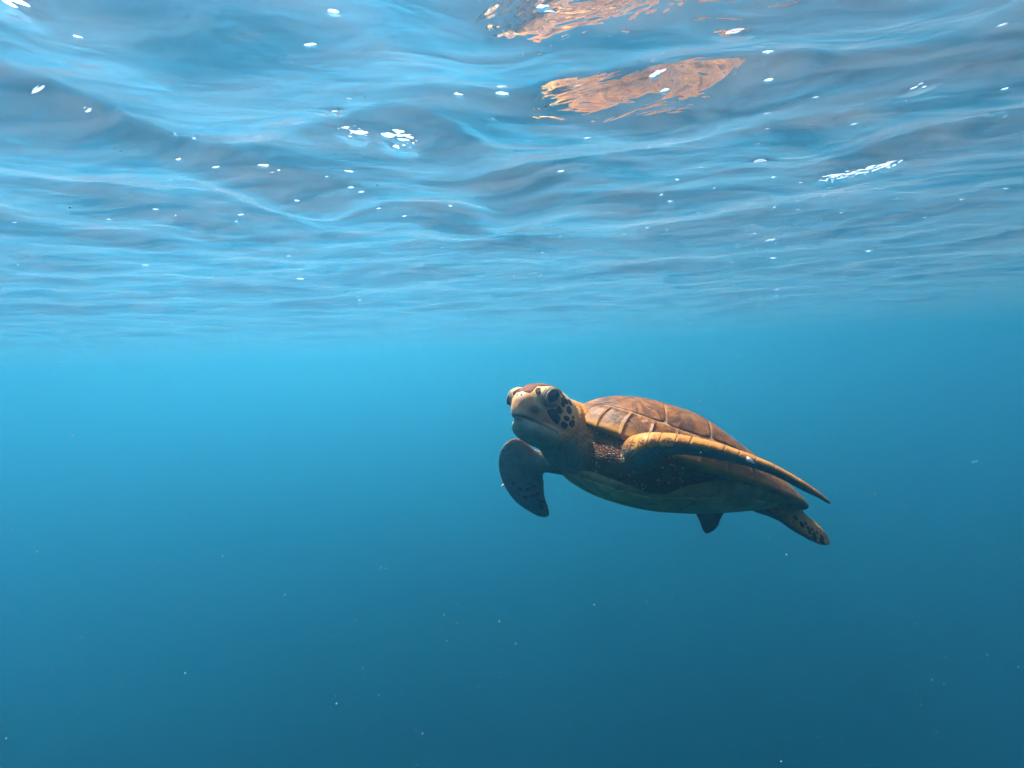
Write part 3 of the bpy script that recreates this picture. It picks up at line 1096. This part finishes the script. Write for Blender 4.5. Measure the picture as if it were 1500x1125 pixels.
def shape_and_paint():
    from mathutils.kdtree import KDTree
    me = body.data
    n = len(me.vertices)
    P = np.empty(n * 3, np.float32)
    me.vertices.foreach_get('co', P)
    P = P.reshape(-1, 3).astype(float)
    Nn = np.empty(n * 3, np.float32)
    me.vertices.foreach_get('normal', Nn)
    Nn = Nn.reshape(-1, 3).astype(float)
    kd = KDTree(len(SV))
    for i, v in enumerate(SV):
        kd.insert(v, i)
    kd.balance()
    tg = np.array([STAG[kd.find(p)[1]] for p in P])
    q = P - HEAD_O
    hx, hy, hz = q @ HF, q @ HL, q @ HU
    nh = np.stack([Nn @ HF, Nn @ HL, Nn @ HU], 1)
    ish = tg == 'head'
    ed = np.empty(len(me.edges) * 2, np.int32)
    me.edges.foreach_get('vertices', ed)
    ed = ed.reshape(-1, 2)
    deg = np.zeros(n)
    np.add.at(deg, ed[:, 0], 1)
    np.add.at(deg, ed[:, 1], 1)

    ei = np.concatenate([ed[:, 0], ed[:, 1]])
    ej = np.concatenate([ed[:, 1], ed[:, 0]])

    def blur(a, it):
        a = np.array(a, float)
        for _ in range(it):
            if a.ndim == 1:
                sm_ = np.bincount(ei, a[ej], n) / deg
            else:
                sm_ = np.stack([np.bincount(ei, a[ej, c], n) for c in range(a.shape[1])], 1) / deg[:, None]
            a = 0.5 * a + 0.5 * sm_
        return a
    # soften the places where limbs and neck grow out of the trunk
    wsm = np.isin(tg, ['trunk', 'neck']).astype(float)
    wsm = np.maximum(wsm, (tg == 'arm_near') * sstep(.17, .205, P[:, 0]))
    wsm = np.maximum(wsm, (tg == 'arm_far') * sstep(.34, .28, P[:, 0]) * sstep(-.12, -.09, P[:, 2]))
    wsm = blur(wsm, 8) * (1 - sstep(.0, .4, blur(ish.astype(float), 8)))
    for _ in range(150):
        P += wsm[:, None] * (blur(P, 1) - P)
    me.vertices.foreach_set('co', P.astype(np.float32).ravel())
    me.update()
    me.vertices.foreach_get('normal', nbuf := np.empty(n * 3, np.float32))
    Nn = nbuf.reshape(-1, 3).astype(float)
    # mouth line
    mz = -.0425 - .012 * np.clip((.070 - hx) / .078, 0, 1.2) ** 1.6
    ml = np.exp(-((hz - mz) / .0024) ** 2) * ish * (hx > -.022)
    # crease between beak and face, and round the eye
    xb = np.interp(hz, [-.060, -.042, -.037, -.020, -.016, -.007, .008, .012, .02], [-.06, -.0147, .0, .027, .0394, .050, .0515, .058, .08])
    bl = np.exp(-((hx - xb) / .0024) ** 2) * ish * (hz > mz + .003) * (hz < .010)
    disp = -.0036 * ml - .0010 * bl
    # loose folds round the neck
    tneck = blur((tg == 'neck').astype(float), 14)
    ax = P @ np.array([.80, .35, .12])
    fold = np.sin(ax * 330 + 3 * np.sin(P[:, 2] * 40) + 2 * np.sin(P[:, 1] * 50)) * (.6 + .4 * np.sin(P[:, 2] * 90 + ax * 60))
    disp += .0024 * fold * tneck * (1 - blur(ish.astype(float), 6))
    P2 = P + Nn * disp[:, None]
    me.vertices.foreach_set('co', P2.astype(np.float32).ravel())
    me.update()

    tint = np.zeros((n, 3))
    gap = np.zeros((n, 3))
    ret = np.zeros(n)
    spot = np.zeros(n)

    def put(mask, t, g, r, s):
        tint[mask] = t
        gap[mask] = g
        ret[mask] = r
        spot[mask] = s
    under = sstep(.15, -.45, Nn[:, 2])[:, None]  # underside skin tones below have the teal of shade mixed into the colour
    put(tg == 'trunk', (.11, .038, .009), (.02, .008, .004), .6, 1.0)
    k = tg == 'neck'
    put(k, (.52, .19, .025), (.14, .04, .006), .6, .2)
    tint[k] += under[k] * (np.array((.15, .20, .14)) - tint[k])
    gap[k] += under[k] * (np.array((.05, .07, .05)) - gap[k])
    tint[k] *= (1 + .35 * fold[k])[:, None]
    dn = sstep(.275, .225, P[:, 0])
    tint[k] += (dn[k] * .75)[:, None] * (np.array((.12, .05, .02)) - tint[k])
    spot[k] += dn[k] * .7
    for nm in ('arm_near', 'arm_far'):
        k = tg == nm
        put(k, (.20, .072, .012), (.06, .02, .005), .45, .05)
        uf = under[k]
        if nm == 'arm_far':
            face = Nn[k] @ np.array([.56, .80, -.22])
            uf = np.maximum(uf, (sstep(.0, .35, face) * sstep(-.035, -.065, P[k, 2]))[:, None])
        tint[k] += uf * (np.array((.065, .135, .11)) - tint[k])  # dark teal shade painted into the flipper undersides and the far flipper's face
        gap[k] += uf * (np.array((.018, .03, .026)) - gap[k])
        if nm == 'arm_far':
            rim = (np.exp(-(face / .42) ** 2) * sstep(-.05, -.08, P[k, 2]))[:, None]  # pale rim highlight painted along the flipper's edges
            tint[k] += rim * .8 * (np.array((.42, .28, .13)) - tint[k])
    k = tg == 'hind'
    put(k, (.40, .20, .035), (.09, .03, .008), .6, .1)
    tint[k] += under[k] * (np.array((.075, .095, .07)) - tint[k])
    # head: yellow cream between the scales, paler jaw, peach beak with a dark smear
    put(ish, (.42, .27, .09), (.2, .11, .04), .0, .0)
    jaw = sstep(0, -.006, hz - mz)[:, None] * ish[:, None]
    tint += jaw * (np.array((.24, .28, .20)) - tint)
    beak = (sstep(-.002, .002, hx - xb) * sstep(-.001, .002, hz - mz) * ish)[:, None]
    peach = np.array((.46, .25, .12)) + sstep(-.02, .012, hz)[:, None] * (np.array((.44, .17, .035)) - np.array((.46, .25, .12)))
    tint += beak * (peach - tint)
    lip = (np.exp(-((hz - mz - .006) / .005) ** 2) * ish * (hx > -.03))[:, None]
    tint += lip * .6 * (np.array((.48, .37, .25)) - tint)
    tint += (bl * .5)[:, None] * (np.array((.62, .52, .32)) - tint)
    olive = (np.exp(-(((hx - .024) / .022) ** 2 + ((hz - .006) / .022) ** 2)) * ish * (np.abs(hy) > .03) * (hx < xb))[:, None]
    tint += np.clip(olive * 1.3, 0, .9) * (np.array((.22, .155, .085)) - tint)
    tip = (np.exp(-(((hx - .066) / .008) ** 2 + (hy / .013) ** 2 + ((hz - .002) / .008) ** 2)) * ish)[:, None]
    tint += tip * .8 * (np.array((.50, .40, .33)) - tint)
    sm = np.exp(-(((hx - .047) / .013) ** 2 + ((np.abs(hy) - .030) / .010) ** 2 + ((hz + .0235) / .0085) ** 2)) * ish
    tint += np.clip(sm * 1.5, 0, .9)[:, None] * (np.array((.07, .04, .04)) - tint)
    tint += (np.clip(ml * 1.1, 0, .9) * (1 - .4 * jaw[:, 0]))[:, None] * (np.array((.05, .035, .03)) - tint)
    thr = (jaw[:, 0] * sstep(.05, .01, hx))
    ret[:] = np.maximum(ret, thr * .5)
    gap += thr[:, None] * (np.array((.2, .18, .12)) - gap)
    wide = np.isin(tg, ['trunk', 'neck'])[:, None] * (1 - sstep(0, .3, blur(ish.astype(float), 6)))[:, None]
    tint = tint + wide * (blur(tint, 90) - tint)
    gap = gap + wide * (blur(gap, 90) - gap)
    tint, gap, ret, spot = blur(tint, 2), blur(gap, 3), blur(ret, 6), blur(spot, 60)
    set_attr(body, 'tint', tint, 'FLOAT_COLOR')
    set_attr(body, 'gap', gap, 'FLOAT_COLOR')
    set_attr(body, 'ret', ret)
    set_attr(body, 'spot', spot)


shape_and_paint()
_bv = [v.co.copy() for v in body.data.vertices]
_bf = [tuple(p.vertices) for p in body.data.polygons]
BVH = BVHTree.FromPolygons(_bv, _bf)


def snap(p):
    co, no, _, _ = BVH.find_nearest(Vector(p))
    return np.array(co), np.array(no)


def head_hit(h, side=1):
    """point given in head coordinates, laid on the skin"""
    return snap(hp(h[0], h[1] * side, h[2]))[0]


def plate_skin(pts, name, material, parent, lift=.0016, step=.004, shrink=0.0, grow=1.0):
    pts = np.array(pts, float)
    pts = pts.mean(0) + (pts - pts.mean(0)) * grow
    out = []
    for i in range(len(pts)):
        a, b = pts[i], pts[(i + 1) % len(pts)]
        k = max(2, int(np.linalg.norm(b - a) / step))
        for q in range(k):
            out.append(a + (b - a) * q / k)
    out = np.array(out)
    for _ in range(2):
        out = .25 * np.roll(out, 1, 0) + .5 * out + .25 * np.roll(out, -1, 0)
    c = out.mean(0)
    V = []
    n_ = len(out)
    for frac, h in ((1.0 - shrink, -.002), (1.0 - shrink, .0005), (.90 - shrink, lift), (.6, lift * 1.15), (.25, lift * 1.2)):
        for p in out:
            co, no = snap(c + (p - c) * frac)
            V.append(co + no * h)
    F = []
    for i in range(4):
        for j in range(n_):
            k = (j + 1) % n_
            F.append((i * n_ + j, i * n_ + k, (i + 1) * n_ + k, (i + 1) * n_ + j))
    F.append(tuple(range(4 * n_, 5 * n_)))
    o = mesh_obj(name, V, F, material, parent)
    a, b_, cc = V[0], V[n_ // 3], V[2 * n_ // 3]
    if np.cross(np.array(b_) - a, np.array(cc) - a) @ snap(c)[1] < 0:
        o.data.flip_normals()
    return o


CHEEK = [
    [(0.0232, 0.0464, -0.0214), (0.0128, 0.0526, -0.0142), (0.0035, 0.0537, -0.0167), (-0.0011, 0.0539, -0.0203), (-0.0115, 0.0551, -0.0273), (-0.0119, 0.0483, -0.0386), (0.0005, 0.0463, -0.0349), (0.0138, 0.0467, -0.0286)] ,
    [(0.0054, 0.0543, -0.0124), (0.0031, 0.0581, -0.003), (-0.0133, 0.0583, -0.0114), (-0.0094, 0.0564, -0.0183), (-0.0002, 0.0542, -0.0182)] ,
    [(-0.0023, 0.0581, 0.0049), (-0.011, 0.0567, 0.0077), (-0.0192, 0.0585, 0.0019), (-0.0144, 0.0583, -0.0034), (-0.006, 0.0571, -0.0001)] ,
    [(-0.0055, 0.0548, 0.0159), (-0.0183, 0.0527, 0.0198), (-0.0297, 0.056, 0.0142), (-0.028, 0.0582, 0.0077), (-0.0202, 0.058, 0.0058), (-0.0071, 0.0561, 0.0097)] ,
    [(-0.024, 0.0599, -0.0005), (-0.0323, 0.0603, 0.0034), (-0.0371, 0.0644, -0.0069), (-0.0299, 0.0646, -0.0146), (-0.023, 0.0621, -0.0103)] ,
    [(-0.0175, 0.0597, -0.0247), (-0.0205, 0.0618, -0.0192), (-0.0324, 0.0649, -0.0224), (-0.0321, 0.064, -0.0284), (-0.0237, 0.0614, -0.0303)] ,
    [(-0.0178, 0.0542, -0.0389), (-0.0184, 0.0583, -0.0322), (-0.0333, 0.0617, -0.0365), (-0.0354, 0.0574, -0.0445), (-0.0257, 0.0547, -0.0443)] ,
    [(-0.0362, 0.0639, -0.0311), (-0.0401, 0.0652, -0.0248), (-0.0534, 0.0636, -0.0237), (-0.0585, 0.0612, -0.0335), (-0.0513, 0.0601, -0.0381), (-0.039, 0.0627, -0.0353)] ,
    [(-0.0383, 0.0657, -0.0198), (-0.0452, 0.0653, -0.0146), (-0.0502, 0.0647, -0.0177), (-0.0436, 0.0654, -0.0222)] ,
    [(-0.0335, 0.0534, 0.0195), (-0.0425, 0.0518, 0.0199), (-0.0443, 0.0581, 0.0081), (-0.0394, 0.0585, 0.0081), (-0.032, 0.0569, 0.0124)] ,
    [(-0.0149, 0.0462, 0.0287), (-0.0192, 0.0474, 0.0274), (-0.0246, 0.0518, 0.0217), (-0.0182, 0.0519, 0.0212), (-0.0117, 0.0502, 0.0235)] ,
    [(0.044, 0.0222, 0.0198), (0.0375, 0.0221, 0.0257), (0.0352, 0.0283, 0.0256), (0.0447, 0.0373, 0.014), (0.0458, 0.0332, 0.0097), (0.0471, 0.0275, 0.0112)] ,
    [(0.0473, 0.0299, 0.0066), (0.046, 0.0339, 0.0069), (0.0466, 0.032, 0.004)] ,
]
TOP = [[(.0575, .0008, .0147), (.0296, .0008, .0347), (.0164, .0008, .0413), (.0153, .0135, .0405), (.0338, .0163, .031), (.0449, .0191, .0207), (.053, .0175, .0118), (.0597, .0066, .0118)]]
for sd in (1, -1):
    for pl in CHEEK:
        plate_skin([head_hit(h, sd) for h in pl], 'head_scale', M_DARK, body, .0011, .0025, grow=1.17)
    for pl in TOP:
        plate_skin([head_hit(h, sd) for h in pl], 'crown_scale', M_TOPSC, body, .0008, .003, grow=1.08)
    # crown and brow plates further back
    for pl in ([(.030, .004, .04), (.036, .022, .034), (.016, .030, .040), (-.004, .028, .044), (-.008, .004, .046)],
               [(-.012, .003, .046), (-.008, .028, .044), (-.030, .036, .036), (-.046, .028, .036), (-.046, .003, .042)],
               [(.010, .034, .036), (.000, .036, .036), (-.004, .044, .030), (.006, .042, .031)],
               [(-.006, .036, .037), (-.022, .040, .033), (-.020, .048, .025), (-.008, .046, .029)]):
        plate_skin([head_hit(h, sd) for h in pl], 'crown_scale', M_TOPSC if pl[0][1] < .01 else M_DARK, body, .0014, .004)
    # nostril
    c = head_hit((.0672, .0055, .0035), sd)
    nn = snap(c)[1]
    t1 = np.cross(nn, HU)
    t1 /= np.linalg.norm(t1)
    t2 = np.cross(nn, t1)
    plate_skin([c + t1 * .0021 * math.cos(a) + t2 * .0030 * math.sin(a) for a in np.linspace(0, 6.28, 8, endpoint=False)], 'nostril', M_DARK, body, .0004, .0015)


def build_eye(sd):
    c = head_hit((.0270, .0575, .0090), sd)
    nn = HL * sd * .90 + HF * .38 + HU * .16
    nn /= np.linalg.norm(nn)
    maj = -HF * .60 + HU * .78 + HL * sd * .16
    maj = maj - nn * (maj @ nn)
    maj /= np.linalg.norm(maj)
    mi = np.cross(nn, maj)
    # eyeball
    rings = []
    for p in np.linspace(-1.45, 1.45, 14):
        t = np.linspace(0, 2 * math.pi, 28, endpoint=False)
        ra, rb, rn = .0190, .0112, .0100
        rings.append(c - nn * .0035 + np.outer(math.cos(p) * np.cos(t) * ra, maj) + np.outer(math.cos(p) * np.sin(t) * rb, mi) + nn * math.sin(p) * rn)
    V, F = ringmesh(rings)
    eye = mesh_obj('eye', V, F, M_EYE, turtle)
    # lids: two soft folds round the opening
    for ra, rb, w, lift in ((.0195, .0132, .0032, .0012), (.0248, .0184, .0036, -.0012), (.0296, .0232, .0030, -.0018)):
        rg = []
        for t in np.linspace(0, 2 * math.pi, 48, endpoint=False):
            cc = c + maj * math.cos(t) * ra + mi * math.sin(t) * rb
            s_, sn = snap(cc)
            cc = .5 * (cc + s_) if lift > 0 else s_
            cc = cc + nn * lift
            rad = maj * math.cos(t) * rb + mi * math.sin(t) * ra
            rad /= np.linalg.norm(rad)
            a = np.linspace(0, 2 * math.pi, 10, endpoint=False)
            rg.append(cc + np.outer(np.cos(a) * w, rad) + np.outer(np.sin(a) * w * .8, nn))
        n_ = 10
        V = np.concatenate(rg)
        m_ = len(rg)
        F = [(i * n_ + j, i * n_ + (j + 1) % n_, ((i + 1) % m_) * n_ + (j + 1) % n_, ((i + 1) % m_) * n_ + j) for i in range(m_) for j in range(n_)]
        mesh_obj('eyelid', V, F, M_LID, eye)


build_eye(1)
build_eye(-1)

# scales along the leading edge of the near flipper
nc = np.array([np.array(c) + CH * ch * .8 for c, h, ch in NEAR])
nh_ = np.array([h for c, h, ch in NEAR])
nch = np.array([ch for c, h, ch in NEAR])
arc = np.concatenate([[0], np.cumsum(np.linalg.norm(np.diff(nc, axis=0), axis=1))])


def arm_pt(s, ang):
    c = np.array([np.interp(s, arc, nc[:, i]) for i in range(3)])
    return c - CH * np.interp(s, arc, nch) * math.cos(ang) + UPA * np.interp(s, arc, nh_) * math.sin(ang)


s0 = arc[0] + .030
edges = [s0]
w_ = .0155
while edges[-1] < arc[-2] - .02:
    edges.append(edges[-1] + w_ * random.uniform(.8, 1.25))
    w_ = min(w_ * 1.10, .040)
for i in range(len(edges) - 1):
    a, b = edges[i], edges[i + 1]
    g = .0011
    lean = random.uniform(.004, .009)
    lo = -.25 if i < 8 else .05
    pl = [arm_pt(a + g + lean * 0, lo), arm_pt(b - g, lo), arm_pt(b - g + lean * .6, .45), arm_pt(b - g + lean, 1.0), arm_pt(b - g + lean, 1.5), arm_pt(a + g + lean, 1.5), arm_pt(a + g + lean, 1.0), arm_pt(a + g + lean * .6, .45)]
    plate_skin(pl, 'flipper_scale', M_ARM, body, .0004, .004)
    pl = [arm_pt(a + g + lean, 1.6), arm_pt(b - g + lean, 1.6), arm_pt(b - g + .003, 2.1), arm_pt(b - g, 2.5), arm_pt(a + g, 2.5), arm_pt(a + g + .003, 2.1)]
    plate_skin(pl, 'flipper_scale', M_TOPSC if i % 3 else M_ARM, body, .0012, .004)

HSC= [[(-0.2965, 0.0891, -0.0577), (-0.3029, 0.0909, -0.0545), (-0.3099, 0.0909, -0.0631), (-0.3047, 0.0886, -0.0704)], [(-0.3175, 0.0923, -0.064), (-0.3249, 0.0946, -0.059), (-0.3331, 0.0942, -0.0717), (-0.3257, 0.0918, -0.0767)], [(-0.3311, 0.0957, -0.0603), (-0.3393, 0.0977, -0.0581), (-0.3445, 0.0975, -0.0656), (-0.3363, 0.0955, -0.0679)], [(-0.3353, 0.0942, -0.0741), (-0.3453, 0.0972, -0.0684), (-0.3508, 0.0961, -0.0819), (-0.3421, 0.0934, -0.0872)], [(-0.3486, 0.0985, -0.0645), (-0.3546, 0.1005, -0.0599), (-0.3598, 0.1003, -0.0675), (-0.3534, 0.0985, -0.0707)], [(-0.3604, 0.0985, -0.0793), (-0.3673, 0.1009, -0.0729), (-0.3811, 0.1026, -0.0797), (-0.3835, 0.1017, -0.088), (-0.3691, 0.0986, -0.0889)], [(-0.367, 0.1019, -0.067), (-0.3734, 0.1037, -0.0638), (-0.3835, 0.1042, -0.073), (-0.3775, 0.1022, -0.0776)], [(-0.311, 0.0921, -0.0568), (-0.3157, 0.0946, -0.048), (-0.3232, 0.0952, -0.0535), (-0.3176, 0.0931, -0.0595)], [(-0.2801, 0.0875, -0.0472), (-0.2865, 0.0893, -0.0439), (-0.2935, 0.0893, -0.0525), (-0.2871, 0.0875, -0.0558)], [(-0.326, 0.0909, -0.0826), (-0.3338, 0.0931, -0.079), (-0.3406, 0.0923, -0.0921), (-0.333, 0.0909, -0.0912)]]
# dark scales towards the tip of the far flipper
FX, FY = np.array([-.939, .233, .254]), np.array([.283, .101, .954])
for cx_, cz_, a_, b_ in ((.3072, -.156, .0075, .0056), (.2870, -.1505, .008, .0052), (.2683, -.1666, .009, .0053), (.2862, -.1761, .009, .0066), (.2574, -.1566, .0075, .0066),
                         (.2367, -.1756, .0114, .0044), (.2343, -.1878, .0118, .004), (.2323, -.1983, .010, .003), (.3285, -.1465, .0066, .0053), (.2738, -.1364, .0075, .0057), (.2487, -.1742, .0057, .0048)):
    cc_ = np.array([cx_, -.196, cz_])
    plate_skin([cc_ + FX * a_ * math.cos(t) + FY * b_ * math.sin(t) for t in np.linspace(.3, 6.58, 6, endpoint=False)], 'flipper_scale', M_DARK, body, .0007, .0025, grow=1.1)
for pl in HSC:
    plate_skin(pl, 'flipper_scale', M_DARK, body, .0009, .0025, grow=1.18)


def claw(p, d, length, name='claw'):
    d = np.array(d, float) / np.linalg.norm(d)
    co, no = snap(p)
    f, l, u_ = frame(d, no)
    rings = []
    t = np.linspace(0, 2 * math.pi, 10, endpoint=False)
    for k in np.linspace(0, 1, 6):
        r_ = .0042 * (1 - k ** 1.6) + .0004
        rings.append(co - no * .001 + f * length * (k - .15) + no * .003 * math.sin(k * 2.2) + np.outer(np.cos(t) * r_, l) + np.outer(np.sin(t) * r_ * .7, u_))
    V, F = ringmesh(rings)
    mesh_obj(name, V, F, M_CLAW, body)


claw((.0250, .3065, .0240), (-.9, .1, -.35), .018)
claw((.3541, -.2254, -.1573), (.35, 0, -.9), .010)


# ------------------------------------------------------------------ drifting specks and small air bubbles
def scatter_spheres(name, pts, radii, material, seg=6, rings=4):
    t = np.linspace(0, 2 * math.pi, seg, endpoint=False)
    unit = [(0, 0, 1)]
    for i in range(1, rings):
        a = math.pi * i / rings
        unit += [(math.sin(a) * math.cos(q), math.sin(a) * math.sin(q), math.cos(a)) for q in t]
    unit.append((0, 0, -1))
    unit = np.array(unit)
    f0 = []
    for j in range(seg):
        k = (j + 1) % seg
        f0.append((0, 1 + j, 1 + k))
        for i in range(rings - 2):
            f0.append((1 + i * seg + j, 1 + (i + 1) * seg + j, 1 + (i + 1) * seg + k, 1 + i * seg + k))
        f0.append((1 + (rings - 2) * seg + j, len(unit) - 1, 1 + (rings - 2) * seg + k))
    V, F = [], []
    for p_, r_ in zip(pts, radii):
        off = len(V) * len(unit)
        V.append(np.array(p_) + unit * r_)
        F += [tuple(i + off for i in f) for f in f0]
    return mesh_obj(name, np.concatenate(V), F, material)


m_speck, nt_, out_ = mat('speck')
principled(nt_, out_, (0.55, 0.55, 0.50), 0.7, None, 0.2)
pts = np.stack([rng.uniform(-1.9, 1.9, 1100), rng.uniform(.35, 2.4, 1100), rng.uniform(-1.7, -.08, 1100)], 1)
sp = scatter_spheres('drifting_specks', pts, rng.uniform(.0004, .0014, 1100) * (.6 + .4 * pts[:, 1]), m_speck)
sp['kind'] = 'stuff'
sp['label'] = 'tiny pale specks drifting in the blue water'
sp['category'] = 'specks'

m_bub, nt_, out_ = mat('air_bubble')
fr_ = N(nt_, 'ShaderNodeFresnel', IOR=0.75)
gl_ = N(nt_, 'ShaderNodeBsdfGlossy', Roughness=0.02)
tr_ = N(nt_, 'ShaderNodeBsdfTransparent')
mx_ = N(nt_, 'ShaderNodeMixShader')
nt_.links.new(fr_.outputs[0], mx_.inputs[0])
nt_.links.new(tr_.outputs[0], mx_.inputs[1])
nt_.links.new(gl_.outputs[0], mx_.inputs[2])
nt_.links.new(mx_.outputs[0], out_.inputs['Surface'])
nb = 46
bx_ = rng.normal(.05, .28, nb)
by_ = rng.uniform(1.5, 2.9, nb)
pts = np.stack([bx_, by_, rng.uniform(-.12, -.02, nb)], 1)
bb = scatter_spheres('air_bubbles', pts, rng.uniform(.0015, .0042, nb), m_bub, 12, 8)
bb['kind'] = 'stuff'
bb['label'] = 'small air bubbles hanging under the water surface'
bb['category'] = 'bubbles'
